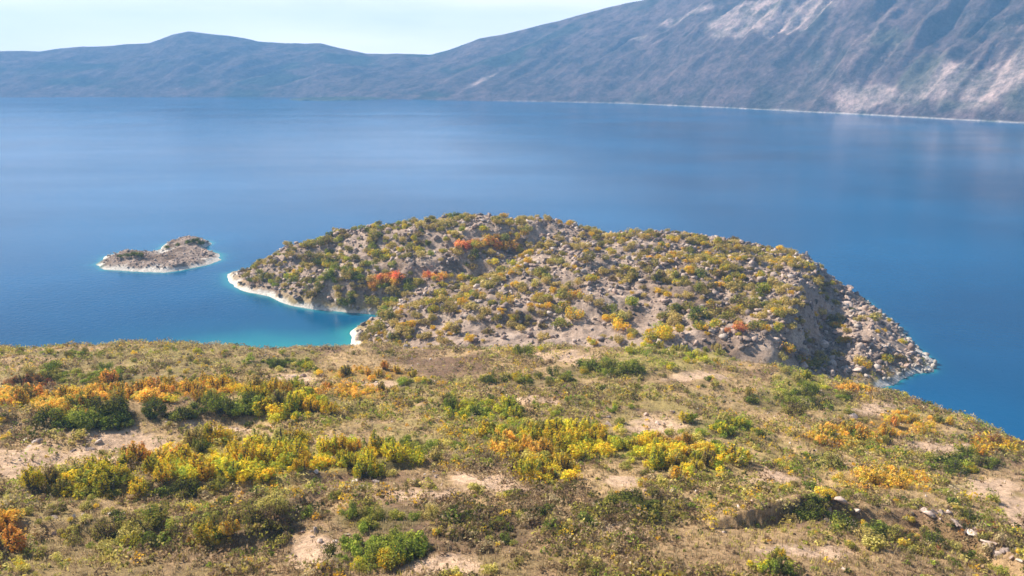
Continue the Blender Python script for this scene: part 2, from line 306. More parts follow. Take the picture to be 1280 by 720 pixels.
# zone text, centre and radii in the photograph, colours, number, height, sort of plant
PATCH = [
 ('the bright band above the gully', 45, 508, 66, 8, ['orange', 'orange', 'amber'], 17, 4.6, 'shrub'),
 ('the glowing row on the gully rim', 165, 497, 60, 6, ['orange', 'orange', 'amber'], 16, 4.4, 'shrub'),
 ('the orange row near the cove water', 255, 490, 50, 5, ['orange', 'amber'], 14, 4.2, 'shrub'),
 ('the amber row ending the bright band', 340, 489, 42, 6, ['amber', 'yellow'], 12, 4.4, 'shrub'),
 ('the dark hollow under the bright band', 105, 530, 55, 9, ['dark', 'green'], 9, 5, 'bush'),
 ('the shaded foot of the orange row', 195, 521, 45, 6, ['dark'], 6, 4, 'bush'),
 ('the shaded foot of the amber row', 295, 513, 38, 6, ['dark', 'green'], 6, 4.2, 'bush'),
 ('the lake side of the bright band', 40, 483, 28, 5, ['rust'], 4, 3.6, 'shrub'),
 ('the slope between band and brow', 105, 472, 60, 8, ['olive', 'green'], 8, 3.6, 'bush'),
 ('the lime stand closing the band', 362, 512, 36, 14, ['lime', 'yellow'], 9, 5, 'shrub'),
 ('the big yellow thicket, upper edge', 300, 562, 85, 12, ['yellow', 'yellow', 'amber'], 13, 5, 'shrub'),
 ('the big yellow thicket, lower edge', 275, 590, 90, 14, ['yellow', 'yellow', 'lime'], 14, 5, 'shrub'),
 ('the thin yellow end by the wash', 120, 603, 60, 12, ['yellow', 'olive'], 11, 4, 'shrub'),
 ('the thicket arm reaching uphill', 430, 573, 85, 13, ['yellow', 'lime'], 15, 4.6, 'shrub'),
 ('the orange tuft of the thicket', 200, 577, 28, 7, ['orange', 'amber'], 5, 4, 'shrub'),
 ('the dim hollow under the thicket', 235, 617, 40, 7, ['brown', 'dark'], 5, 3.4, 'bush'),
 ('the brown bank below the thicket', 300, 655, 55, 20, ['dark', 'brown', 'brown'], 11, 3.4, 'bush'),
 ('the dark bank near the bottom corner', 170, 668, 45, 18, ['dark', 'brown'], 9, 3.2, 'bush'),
 ('the brown bank', 268, 678, 22, 8, ['amber'], 4, 2.8, 'shrub'),
 ('the bottom corner of the hillside', 8, 672, 16, 22, ['orange'], 4, 3.4, 'shrub'),
 ('the pebbly slope, dark green clump', 468, 692, 48, 16, ['dark', 'green', 'green'], 10, 3.4, 'bush'),
 ('the rough slope below the lime seam', 470, 650, 50, 14, ['green', 'olive'], 6, 2.4, 'bush'),
 ('the lime seam in mid slope', 590, 516, 50, 9, ['lime', 'green', 'lime'], 9, 3.8, 'shrub'),
 ('the golden seam crossing mid slope', 660, 541, 70, 9, ['yellow', 'lime'], 11, 4, 'shrub'),
 ('the golden seam, thick end', 765, 560, 65, 13, ['yellow', 'yellow', 'lime'], 14, 4.6, 'shrub'),
 ('the golden knot beyond the seam', 868, 577, 55, 15, ['yellow', 'lime', 'amber'], 12, 4.6, 'shrub'),
 ('the orange knot under the seam', 650, 560, 36, 9, ['orange', 'amber'], 6, 4, 'shrub'),
 ('the faded knot under the orange one', 680, 592, 40, 14, ['olive', 'amber', 'yellow'], 9, 3.6, 'shrub'),
 ('the peach tuft above the golden knot', 850, 556, 22, 5, ['orange'], 3, 3.6, 'shrub'),
 ('the dark mid slope row', 748, 466, 52, 8, ['olive', 'dark', 'green'], 9, 4.2, 'bush'),
 ('the olive row beside the dark one', 665, 477, 55, 6, ['olive', 'dark'], 8, 3.4, 'bush'),
 ('the pale saddle under the headland', 850, 440, 85, 10, ['lime', 'pale', 'lime'], 16, 3.4, 'shrub'),
 ('the yellow streak at the headland foot', 815, 420, 45, 6, ['amber', 'yellow'], 9, 4.2, 'shrub'),
 ('the olive hollow above the dark tip', 1000, 500, 60, 12, ['olive', 'green', 'dark'], 10, 3.6, 'bush'),
 ('the grassy brow facing the tip', 1010, 470, 70, 8, ['lime', 'pale'], 9, 3, 'shrub'),
 ('the dark green brow over deep water', 1150, 496, 65, 6, ['green', 'dark', 'olive'], 16, 3.4, 'bush'),
 ('the falling edge over deep water', 1235, 527, 50, 8, ['dark', 'green', 'olive'], 15, 3.4, 'bush'),
 ('the grassy brow facing the tip', 1065, 486, 22, 6, ['orange', 'amber'], 4, 3.4, 'shrub'),
 ('the amber scatter under the brow', 1125, 532, 50, 11, ['amber', 'orange'], 7, 3, 'shrub'),
 ('the peach scatter on the dry slope', 1055, 548, 55, 12, ['orange', 'amber', 'olive'], 8, 3, 'shrub'),
 ('the rusty fringe near the edge', 1250, 557, 36, 8, ['rust', 'amber'], 5, 2.8, 'shrub'),
 ('the green hollow near the edge', 1205, 582, 45, 8, ['green', 'dark'], 7, 3, 'bush'),
 ('the amber trail above the ledge', 1110, 600, 55, 10, ['amber', 'orange'], 7, 2.8, 'shrub'),
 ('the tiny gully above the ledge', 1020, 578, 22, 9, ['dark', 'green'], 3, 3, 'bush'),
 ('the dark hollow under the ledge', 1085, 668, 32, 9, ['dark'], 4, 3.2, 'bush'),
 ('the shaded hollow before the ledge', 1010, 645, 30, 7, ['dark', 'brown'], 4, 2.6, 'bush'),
 ('the reddish bank below the ledge', 1160, 680, 80, 14, ['brown', 'rust', 'dark'], 9, 2.2, 'bush'),
 ('the bottom edge below the ledge', 970, 712, 28, 8, ['lime', 'dark'], 4, 2.6, 'shrub'),
 ('the orange scatter near the beach', 455, 467, 55, 6, ['orange', 'amber'], 8, 2.8, 'shrub'),
 ('the apricot scatter in mid slope', 425, 490, 50, 7, ['amber', 'orange'], 7, 2.8, 'shrub'),
 ('the brow above the turquoise cove', 60, 442, 60, 4, ['green', 'olive'], 7, 2.6, 'bush'),
 ('the dark row over the cove', 350, 456, 45, 4, ['dark', 'green'], 7, 2.8, 'bush'),
 ('the flat by the pale track', 520, 480, 22, 5, ['green', 'dark'], 3, 3, 'bush'),
 ('the grey flat below the seam', 520, 560, 30, 8, ['green', 'olive'], 5, 3, 'bush'),
 ('the rough patch before the golden knot', 805, 640, 55, 20, ['dark', 'olive', 'brown'], 8, 2.6, 'bush'),
 ('the brown rough at the bottom', 610, 660, 60, 18, ['brown', 'dark'], 7, 2.4, 'bush'),
 ('the dry green slope', 900, 535, 40, 10, ['green', 'lime'], 6, 3.2, 'shrub'),
 # headland
 ('the white beach point', 350, 345, 40, 14, ['olive', 'dark', 'green'], 13, 4.6, 'bush'),
 ('the slope over the beach', 420, 360, 42, 16, ['green', 'olive', 'dark'], 17, 5, 'bush'),
 ('the high shoulder over the beach', 405, 315, 55, 15, ['olive', 'lime', 'brown'], 14, 4.6, 'bush'),
 ('the domed summit', 560, 285, 75, 10, ['pale', 'olive', 'lime'], 19, 4.8, 'bush'),
 ('the dome face under the summit', 505, 315, 60, 16, ['olive', 'pale', 'brown', 'lime'], 17, 4.8, 'bush'),
 ('the scarlet seam below the summit', 612, 307, 24, 6, ['red', 'red', 'red', 'orange'], 18, 5.0, 'shrub'),
 ('the scarlet seam, far end', 652, 295, 20, 4, ['red', 'orange'], 4, 4, 'shrub'),
 ('the coral patch above the inlet', 480, 355, 16, 8, ['orange', 'red'], 12, 4.4, 'shrub'),
 ('the coral patch in mid headland', 540, 348, 15, 7, ['orange', 'red'], 4, 4, 'shrub'),
 ('the spur over the inlet', 478, 402, 18, 14, ['olive', 'pale', 'green'], 6, 5, 'bush'),
 ('the lower face of the headland', 570, 380, 70, 16, ['pale', 'olive', 'pale', 'amber'], 16, 4.6, 'bush'),
 ('the broad middle of the headland', 640, 340, 60, 16, ['pale', 'olive', 'lime'], 15, 4.6, 'bush'),
 ('the stony back above the middle', 760, 330, 60, 18, ['pale', 'olive', 'brown'], 14, 4.6, 'bush'),
 ('the gritty face under the back', 720, 380, 60, 16, ['olive', 'pale', 'amber'], 12, 4.6, 'bush'),
 ('the skyline of the long back', 880, 312, 60, 10, ['pale', 'olive', 'dark'], 13, 4.2, 'bush'),
 ('the long flank', 850, 355, 60, 18, ['pale', 'brown', 'olive'], 15, 4.6, 'bush'),
 ('the foot of the long flank', 870, 395, 60, 12, ['olive', 'rust', 'dark'], 13, 4.6, 'bush'),
 ('the flank beside the ravine', 950, 380, 35, 25, ['olive', 'pale', 'dark'], 14, 4.8, 'bush'),
 ('the flank beside the ravine', 985, 440, 25, 10, ['amber', 'pale'], 5, 4.6, 'shrub'),
 ('the crimson spot by the ravine', 915, 413, 16, 4, ['red'], 3, 3.6, 'shrub'),
 ('the stony tip', 1075, 400, 30, 20, ['olive', 'dark'], 5, 3.4, 'bush'),
]
class Patch:
    def __init__(s, t):
        s.zone, px, py, rx, ry, s.cols, s.n, s.h, s.sort = t
        s.c = np.array(hit(px, py)); a = np.array(hit(px + rx, py)); b = np.array(hit(px - rx, py))
        s.ax = (a - b) / 2
        far = np.array(hit(px, py - ry)); near = np.array(hit(px, py + ry)); s.ay = (far - near) / 2
        # guard against a ray that slips over a crest
        L = np.linalg.norm(s.ay); lim = 26
        if L > lim: s.ay *= lim / L
        L = np.linalg.norm(s.ax); lim = rx / F_PX * np.linalg.norm(s.c) * 1.3
        if L > lim: s.ax *= lim / L
        s.inv = np.linalg.inv(np.stack([s.ax, s.ay], 1) + np.eye(2) * 1e-6)
    def q(s, x, y):
        dx, dy = x - s.c[0], y - s.c[1]
        a = s.inv[0, 0] * dx + s.inv[0, 1] * dy; b = s.inv[1, 0] * dx + s.inv[1, 1] * dy
        return np.hypot(a, b)
PATCHES = [Patch(t) for t in PATCH]
BARE = [Patch(('', *t, [], 0, 0, '')) for t in [(60, 585, 110, 16), (170, 560, 70, 12), (270, 537, 60, 6), (370, 476, 30, 7), (620, 605, 45, 12), (580, 600, 20, 8), (700, 445, 40, 8),
        (820, 530, 45, 12), (900, 425, 30, 4), (1090, 510, 30, 8), (1240, 610, 50, 14), (1180, 560, 60, 6), (780, 660, 30, 8), (780, 600, 30, 8), (390, 690, 35, 25), (560, 705, 60, 14),
        (870, 470, 40, 6), (960, 600, 40, 10), (1000, 690, 70, 8), (520, 620, 50, 10), (660, 500, 35, 5), (480, 480, 30, 5), (1270, 640, 30, 20)]]

# ------------------------------------------------------------------ terrain sheet
def spread_lines(lo, hi, a, b, step, grow=1.25):
    mid = list(np.arange(a, b + .01, step)); out = []
    p, d = a, step
    while p > lo: d *= grow; p -= d; out.append(p)
    lowp = out[::-1]; out = []; p, d = mid[-1], step
    while p < hi: d *= grow; p += d; out.append(p)
    return np.array(lowp + mid + out)
xs = spread_lines(-5200, 5200, -235, 205, .8)
ys = np.concatenate([spread_lines(-3000, 55, 50, 250, .7)[:-1], np.arange(250.7, 540, 1.0), ])
ys = ys[ys < 540]; p, d = 540.0, 1.0; ext = []
while p < 5600: p += d; d *= 1.25; ext.append(p)
ys = np.concatenate([np.unique(ys), ext])
X, Y = np.meshgrid(xs, ys)
Z = land(X, Y)
far = np.maximum(np.abs(X) - 400, 0)
Z = np.where((Y > 700), -40, Z)
def ground_tint(x, y, z):
    f = fbm(x / 16, y / 16, 101, 4); g = fbm(x / 5, y / 5, 107, 3); k = fbm(x / 38, y / 38, 111, 2)
    straw = np.array([.46, .32, .17]); soil = np.array([.50, .355, .25]); green = np.array([.30, .25, .085]); brown = np.array([.22, .14, .09])
    c = straw + (brown - straw) * sstep(-.05, .45, f)[..., None]
    c = c + (green - c) * (sstep(.0, .4, k + .5 * g) * .7)[..., None]
    c = c + (brown - c) * (sstep(125, 85, y) * .45)[..., None]
    for P in BARE:
        q = P.q(x, y) + .45 * g + .5 * fbm(x / 2.2, y / 2.2, 119, 2); c = c + (soil * 1.25 - c) * (sstep(1.15, .6, q) * .9)[..., None]
    for P in PATCHES:
        if P.n < 1: continue
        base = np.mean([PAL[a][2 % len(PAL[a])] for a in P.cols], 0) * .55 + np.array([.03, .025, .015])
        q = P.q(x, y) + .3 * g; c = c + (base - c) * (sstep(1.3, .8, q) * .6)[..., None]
    sd = is_headland(x, y)
    pen = sstep(-2, 10, sd) * sstep(256, 280, y)
    rk = np.array([.38, .29, .24]); rk2 = np.array([.52, .41, .34]); rd = np.array([.23, .165, .125])
    pc = rk + (rk2 - rk) * sstep(0, .5, g)[..., None]; pc = pc + (rd - pc) * sstep(.1, .5, f)[..., None]
    c = c + (pc - c) * (pen * .92)[..., None]
    isl = (x < -185) & (y > 430)
    c = np.where(isl[..., None], pc * .85, c)
    ring = sstep(2.3, 1.0, z + 1.5 * g + .5 * fbm(x / 2, y / 2, 117, 2)); white = np.array([.72, .68, .62])
    c = c + (white - c) * ring[..., None]
    c = c + (np.array([.10, .30, .30]) - c) * sstep(-.1, -.8, z)[..., None]
    return c
tint = ground_tint(X, Y, Z)
me = mesh_np('terrain', np.stack([X, Y, Z], -1).reshape(-1, 3), grid_faces(len(xs), len(ys)), 4, tint.reshape(-1, 3), True)
tag(link('terrain', me, MG), 'near hillside, rocky headland and lake bed in one sheet', kind='structure')

# ------------------------------------------------------------------ lake
wxs = spread_lines(-5200, 5200, -270, 250, 2.0, 1.3); wys = spread_lines(-3000, 5600, 170, 560, 2.0, 1.3)
WX, WY = np.meshgrid(wxs, wys); WH = land(WX, WY, False)
WH = np.where(WY > 700, -40, WH)
deep = np.maximum(-WH, 0)
# the cove bed is a long shallow shelf
cove = np.exp(-(((WX + 112) / 58) ** 2 + ((WY - 318) / 30) ** 2)); cove2 = np.exp(-(((WX + 160) / 55) ** 2 + ((WY - 300) / 26) ** 2))
sh = np.exp(-deep / 1.7) * .85 + .75 * np.maximum(cove, .95 * cove2) * (deep > 0)
me = mesh_np('lake', np.stack([WX, WY, np.zeros_like(WX)], -1).reshape(-1, 3), grid_faces(len(wxs), len(wys)), 4, None, True)
floats(me, 'shallow', np.clip(sh, 0, 1).reshape(-1))
tag(link('lake', me, MW), 'deep blue crater lake with turquoise shallows', kind='structure')

# ------------------------------------------------------------------ crater walls on the far side
SHX = [-900, -400, 0, 370, 560, 700, 780, 900, 1000, 1100, 1200, 1280, 1450, 1800, 2600]
SHY = [122, 122, 121.5, 121.5, 125.5, 127.5, 129.5, 134.5, 139.5, 144.5, 150, 154, 166, 190, 240]
SKX = [-900, -300, -100, 0, 60, 110, 160, 195, 225, 245, 290, 330, 370, 405, 430, 460, 500, 540, 560, 600, 640, 700, 760, 800, 860, 950, 1100, 1280, 1600, 2600]
SKY = [95, 72, 66, 64, 64, 58, 56.5, 54, 43, 39, 44, 52, 54, 54, 61, 67, 67, 68.5, 63, 48, 41, 25, 8, 0, -22, -52, -85, -110, -150, -230]
nu, ns = 1100, 170
pu = np.linspace(-900, 2500, nu); sv = np.linspace(-.06, 1.5, ns)
U, SV = np.meshgrid(pu, sv)
shy = np.interp(U, SHX, SHY); sky = np.interp(U, SKX, SKY)
sky = sky + 1.1 * fbm(U / 28, U * 0 + 3, 131, 4)
u, dy, dz = ray(U, shy); t = -HC / dz; sx, sy = u * t, dy * t; Dsh = np.hypot(sx, sy)
wid = np.interp(U, [-900, 300, 560, 700, 900, 2500], [750, 800, 850, 900, 800, 700])
u2, dy2, dz2 = ray(U, sky); hl = np.hypot(u2, dy2); Dcr = Dsh + wid
zc = HC + Dcr * dz2 / hl
dirx, diry = sx / Dsh, sy / Dsh
# gullies run down the slope and lean to one side
lean = U / 1.0 - SV * 190
sc = np.clip(SV, 0, 1)
prof = sc ** .92 * (1 - .0 * sc)
rel = ridged(lean / 70, SV * 1.2 + 3, 141, 5) - .62
rel2 = fbm(lean / 24, SV * 5, 151, 5)
R_ = Dsh + SV * wid
mid = np.clip(sc * (1 - sc) * 4, 0, 1)
rel3 = ridged(lean / 17, SV * 4, 231, 4) - .6
zz = zc * prof + mid * zc * .26 * rel + mid * zc * .06 * rel2 + mid * zc * .06 * rel3
zz = np.where(SV > 1, zc * (1 - (SV - 1) * .5) + 6 * rel2 * (SV - 1) * 10, zz)
zz = np.where(SV < 0, SV * 300, zz)
# nothing in front of the crest may stand above it in the photograph's view
lim = HC + R_ * dz2 / hl
zz = np.where(SV < 1, np.minimum(zz, lim - 4 * (1 - sc)), zz)
mx, my = dirx * R_, diry * R_
base = np.array([.095, .072, .066]); gr = np.array([.035, .05, .034]); pal = np.array([.40, .31, .27]); mauve = np.array([.125, .090, .085])
nA = fbm(lean / 60, SV * 3, 161, 5); nB = fbm(U / 90, SV * 4 + 9, 171, 5); nC = ridged(lean / 16, SV * 1.1, 181, 4); nD = fbm(lean / 22, SV * 4, 191, 4)
mc = base + (gr - base) * sstep(.0, .3, nB)[..., None]
mc = mc + (mauve - mc) * (sstep(.0, .35, nA) * .8)[..., None]
rs = sstep(620, 900, U)
mc = mc + (mauve * 1.15 - mc) * (rs * .35)[..., None]
def blob(cx, cs, rx, rs_): return np.exp(-((lean - (cx - cs * 190)) / rx) ** 2 - ((SV - cs) / rs_) ** 2)
py_of = 0
scree = np.clip(2.8 * blob(950, .50, 60, .12) + .9 * blob(850, .66, 40, .05) + .7 * blob(795, .52, 20, .05) + 1.1 * blob(1085, .06, 60, .06) + 1.35 * blob(1235, .12, 75, .10) + .8 * blob(1175, .17, 22, .08)
    + .5 * blob(1290, .30, 40, .1) + .7 * blob(600, .25, 10, .22) + .5 * blob(1000, .85, 80, .05), 0, 1.5)
scree = sstep(.40, .85, scree * (.55 + .9 * vnoise(lean / 14, SV * 14, 221)) + .45 * nD)
mc = mc + (pal - mc) * (scree * .85)[..., None]
streak = sstep(.80, .93, nC) * sstep(820, 1100, U) * sstep(.75, .2, SV + .2 * nB)
mc = mc + (pal * .8 - mc) * (streak * .5)[..., None]
streak2 = sstep(.84, .95, ridged(lean / 30, SV * .8, 201, 4)) * (1 - sstep(820, 1100, U))
mc = mc + (mauve * 1.3 - mc) * (streak2 * .6)[..., None]
gp = sstep(.35, .8, 1.2 * blob(1140, .16, 24, .10) + blob(1105, .30, 30, .06) + .8 * blob(1190, .05, 30, .03) + .9 * blob(1270, .06, 40, .04) + .4 * nD)
mc = mc + (np.array([.07, .085, .045]) - mc) * (gp * .6)[..., None]
edge = sstep(3.2, 1.2, zz) * (zz > -3) * (.25 + .75 * sstep(620, 900, U) + .5 * (vnoise(U / 40, U * 0, 5) > .6)); edge = np.clip(edge, 0, 1) * sstep(560, 800, U) * .8
mc = mc + (np.array([.75, .71, .66]) - mc) * edge[..., None]
me = mesh_np('mountains', np.stack([mx, my, zz], -1).reshape(-1, 3), grid_faces(nu, ns), 4, mc.reshape(-1, 3), True)
tag(link('mountains', me, MM), 'hazy crater wall ringing the far side of the lake', kind='structure')
# low wooded spit in front of the far wall
gx = np.linspace(-1, 1, 90); gy = np.linspace(-1, 1, 24); GX, GY = np.meshgrid(gx, gy)
px_, py_ = 425, 124.0
cx, cy = world_at(px_, py_, 0); half = 58 / F_PX * np.hypot(cx, cy)
q = 1 - GX ** 2 - (GY + .3 * fbm(GX * 3, GY * 0 + 1, 211, 3)) ** 2
hz = np.clip(q, -.5, 1); hz = np.where(hz > 0, 9 * np.maximum(hz, 0) ** .5 * (.65 + .6 * vnoise(GX * 14, GY * 5, 215)), hz * 12)
PX3 = cx + GX * half; PY3 = cy + GY * 150 + GX * 30
col = np.array([.055, .075, .045]) + .03 * vnoise(GX * 20, GY * 8, 3)[..., None]
me = mesh_np('spit', np.stack([PX3, PY3, hz], -1).reshape(-1, 3), grid_faces(90, 24), 4, col.reshape(-1, 3), True)
tag(link('far_shore_terrain', me, MM), 'low dark spit on the far shore', kind='structure')

# ------------------------------------------------------------------ plants
def leaves(C, size, seed, col, out=None):
    """quads of leaf clumps round centres C"""
    r = np.random.default_rng(seed); n = len(C)
    a = r.normal(size=(n, 3))
    if out is not None: a -= out * (a * out).sum(1)[:, None] * .75
    a /= np.linalg.norm(a, axis=1)[:, None]
    b = r.normal(size=(n, 3))
    if out is not None: b -= out * (b * out).sum(1)[:, None] * .75
    b -= a * (a * b).sum(1)[:, None]; b /= np.linalg.norm(b, axis=1)[:, None]
    sz = size * r.uniform(.6, 1.4, n)[:, None]
    a = a * sz; b = b * sz * .7
    V = np.stack([C - a - b * .4, C - b, C + a + b * .2, C + b], 1).reshape(-1, 3)
    Fc = np.arange(4 * n).reshape(-1, 4)
    return V, Fc, np.repeat(col, 4, 0)
def crown(seed, cols, H, R, n, leaf, upright):
    r = np.random.default_rng(seed); K = 12 if upright else 9
    ang = r.uniform(0, 6.283, K); rad = R * .72 * np.sqrt(r.uniform(0, 1, K))
    top = H * (r.uniform(.62, 1, K) - .25 * (rad / R) ** 2)
    lc = np.stack([rad * np.cos(ang), rad * np.sin(ang), top * (.55 if upright else .58)], 1)
    lr = np.stack([R * r.uniform(.22, .36, K), R * r.uniform(.22, .36, K), top * (.47 if upright else .42)], 1)
    if not upright: lr[:, :2] *= 1.45
    k = r.integers(0, K, n); v = r.normal(size=(n, 3)); v /= np.linalg.norm(v, axis=1)[:, None]
    q = r.uniform(.25, 1, n) ** .45
    P = lc[k] + lr[k] * v * q[:, None]
    if upright:   # pointed leaders
        tp = np.clip(v[:, 2], 0, 1); P[:, :2] = lc[k][:, :2] + (P[:, :2] - lc[k][:, :2]) * (1 - .55 * tp)[:, None]
    P[:, 2] = np.maximum(P[:, 2], .12 + .1 * r.uniform(size=n))
    pc = np.array([c for a in cols for c in PAL[a]])
    lk = r.integers(0, len(pc), K)      # each leader leans to one tone, some leaves stray
    ci = np.where(r.uniform(size=n) < .6, lk[k], r.integers(0, len(pc), n))
    col = pc[ci] * r.uniform(.75, 1.2, n)[:, None]
    return leaves(P, leaf, seed + 5, col, v), lc, top
def stems(seed, lc, top, H):
    r = np.random.default_rng(seed); Vs, Fs = [], []; off = 0
    for c, t_ in zip(lc, top):
        b0 = np.array([c[0] * .15, c[1] * .15, -.35]); b1 = np.array([c[0] * .7, c[1] * .7, t_ * .45]); b2 = np.array([c[0], c[1], t_ * .88])
        rr = (.055 * H / 4, .035 * H / 4, .01)
        for i, (p_, w_) in enumerate(zip((b0, b1, b2), rr)):
            for j in range(5):
                a = j * 1.2566; Vs.append((p_[0] + w_ * math.cos(a), p_[1] + w_ * math.sin(a), p_[2]))
        for i in range(2):
            for j in range(5):
                Fs.append((off + i * 5 + j, off + i * 5 + (j + 1) % 5, off + i * 5 + 5 + (j + 1) % 5, off + i * 5 + 5 + j))
        off += 15
    return mesh_np('stem', np.array(Vs), np.array(Fs), 4)
proto = {}
def plant_meshes(sort, cname, var, near):
    key = (sort, cname, var, near)
    if key in proto: return proto[key]
    seed = abs(hash((len(sort), sum(map(ord, cname)), var, near))) % 100000
    up = sort == 'shrub' and near
    H, R = 1.0, (.52 if up else .62)
    mixc = {'orange': ['orange', 'orange', 'amber', 'olive'], 'yellow': ['yellow', 'yellow', 'yellow', 'amber'], 'amber': ['amber', 'amber', 'pale', 'lime'], 'lime': ['lime', 'yellow'], 'green': ['green', 'lime'], 'dark': ['dark', 'green'],
            'olive': ['olive', 'olive', 'green'], 'brown': ['brown', 'olive'], 'pale': ['pale', 'olive', 'pale'], 'red': ['red', 'red', 'orange'], 'straw': ['straw', 'tan'], 'rust': ['rust', 'brown']}[cname]
    n = 1500 if near else 520
    (V, Fc, c), lc, top = crown(seed, mixc, H, R, n, .030 if near else .058, up)
    m = mesh_np('foliage', V, Fc, 4, c); m.materials.append(MF)
    st = stems(seed, lc, top, 4 * H) if near else None
    if st: st.materials.append(MB)
    proto[key] = (m, st); return proto[key]

ORD = 'first second third fourth fifth sixth seventh eighth ninth tenth eleventh twelfth thirteenth fourteenth fifteenth sixteenth seventeenth eighteenth nineteenth twentieth'.split()
CWORD = {'orange': 'bright orange', 'yellow': 'golden yellow', 'amber': 'amber', 'lime': 'yellow green', 'green': 'fresh green', 'dark': 'dark green', 'olive': 'olive', 'brown': 'brown', 'pale': 'khaki', 'red': 'scarlet', 'rust': 'rusty red'}
taken = []
def plant(name, sort, cname, x, y, h, near, label, group, cat):
    z = float(land(x, y)) - .03 * h
    var = int(rng.integers(0, 4)); fm, st = plant_meshes(sort, cname, var, near)
    wd = h * rng.uniform(.95, 1.4)
    if near:
        e = bpy.data.objects.new(name, None); COL.objects.link(e); e.empty_display_size = .5
        f = link('foliage', fm, None, e); s_ = link('stem', st, None, e)
    else:
        e = link(name, fm)
    e.location = (x, y, z); e.scale = (wd, wd, h); e.rotation_euler = (0, 0, rng.uniform(0, 6.28))
    tag(e, label, cat, group); taken.append((x, y, h)); return e
used = {}
counts = {}
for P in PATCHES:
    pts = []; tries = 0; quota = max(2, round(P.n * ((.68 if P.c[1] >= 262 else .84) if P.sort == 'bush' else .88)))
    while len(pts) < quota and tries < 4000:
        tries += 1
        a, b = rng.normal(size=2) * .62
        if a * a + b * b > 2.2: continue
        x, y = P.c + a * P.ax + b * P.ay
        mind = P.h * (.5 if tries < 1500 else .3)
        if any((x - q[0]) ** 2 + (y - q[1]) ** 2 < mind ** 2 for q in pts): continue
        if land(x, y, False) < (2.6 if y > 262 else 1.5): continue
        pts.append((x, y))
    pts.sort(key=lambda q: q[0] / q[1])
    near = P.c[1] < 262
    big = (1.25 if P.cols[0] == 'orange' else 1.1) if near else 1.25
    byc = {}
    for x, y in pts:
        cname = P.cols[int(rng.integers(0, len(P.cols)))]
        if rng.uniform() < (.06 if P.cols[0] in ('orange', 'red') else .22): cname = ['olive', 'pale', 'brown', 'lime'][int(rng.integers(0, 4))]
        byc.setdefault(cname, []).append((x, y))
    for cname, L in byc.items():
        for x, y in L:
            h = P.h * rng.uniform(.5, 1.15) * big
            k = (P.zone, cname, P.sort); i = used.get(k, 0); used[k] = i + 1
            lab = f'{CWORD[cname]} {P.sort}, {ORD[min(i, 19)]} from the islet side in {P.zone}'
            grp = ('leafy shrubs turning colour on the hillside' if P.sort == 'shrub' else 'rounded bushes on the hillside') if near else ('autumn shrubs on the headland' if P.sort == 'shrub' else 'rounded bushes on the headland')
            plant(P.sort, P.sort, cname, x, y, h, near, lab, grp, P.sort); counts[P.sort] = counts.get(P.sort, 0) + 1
x, y = hit(656, 446); plant('bush', 'bush', 'green', x, y, 5.2, True, 'lone round bright green bush standing apart on the pale saddle', 'rounded bushes on the hillside', 'bush')
print('plants', counts)

# ------------------------------------------------------------------ low growth nobody could count: one object each
PATX = PATCHES
def inview(x, y, m=1.08): return np.abs(x) < (.69 * np.hypot(y, 30)) * m + 6
def scatter_area(n, y0, y1, pw=1.3, seed=1):
    r = np.random.default_rng(seed)
    y = y0 + (y1 - y0) * r.uniform(size=n) ** pw; x = r.uniform(-1, 1, n) * (.74 * y + 18)
    return x, y
def pick_cols(x, y, seed, base):
    r = np.random.default_rng(seed); n = len(x)
    names = list(PAL); out = np.zeros((n, 3)); allc = {k: np.array(v) for k, v in PAL.items()}
    f = fbm(x / 14, y / 14, 301, 3); g = fbm(x / 30, y / 30, 305, 3)
    idx = np.zeros(n, int)
    keys = list(base)
    W = np.stack([base[k][0] * np.clip(.5 + base[k][1] * f + base[k][2] * g, .03, 2) for k in keys], 1)
    W = W.cumsum(1) / W.sum(1)[:, None]; u = r.uniform(size=n)[:, None]; ki = (u > W).sum(1)
    who = np.array([names.index(k) for k in keys])[np.clip(ki, 0, len(keys) - 1)]
    for P in PATCHES:
        q = P.q(x, y); m = (q < 1.45) & (r.uniform(size=n) < .72 * sstep(1.45, .8, q))
        cc = np.array([names.index(k) for k in P.cols]); who = np.where(m, cc[r.integers(0, len(cc), n)], who)
    low = r.uniform(size=n) < .45 * sstep(130, 88, y)
    who = np.where(low, np.array([names.index(k) for k in ('brown', 'tan', 'brown', 'olive')])[r.integers(0, 4, n)], who)
    for i, k in enumerate(names):
        m = who == i; c = allc[k]; out[m] = c[r.integers(0, len(c), m.sum())]
    return out, who, names
BASE = {'straw': (1.7, -.6, 0), 'tan': (1., -.4, -.6), 'brown': (.9, 1.4, 0), 'olive': (.7, .4, .8), 'pale': (1.2, -.3, .9), 'dark': (.32, 1.6, 0), 'green': (.3, .3, 1.4), 'amber': (.45, -.5, 1.2), 'lime': (.5, 0, 1.6)}

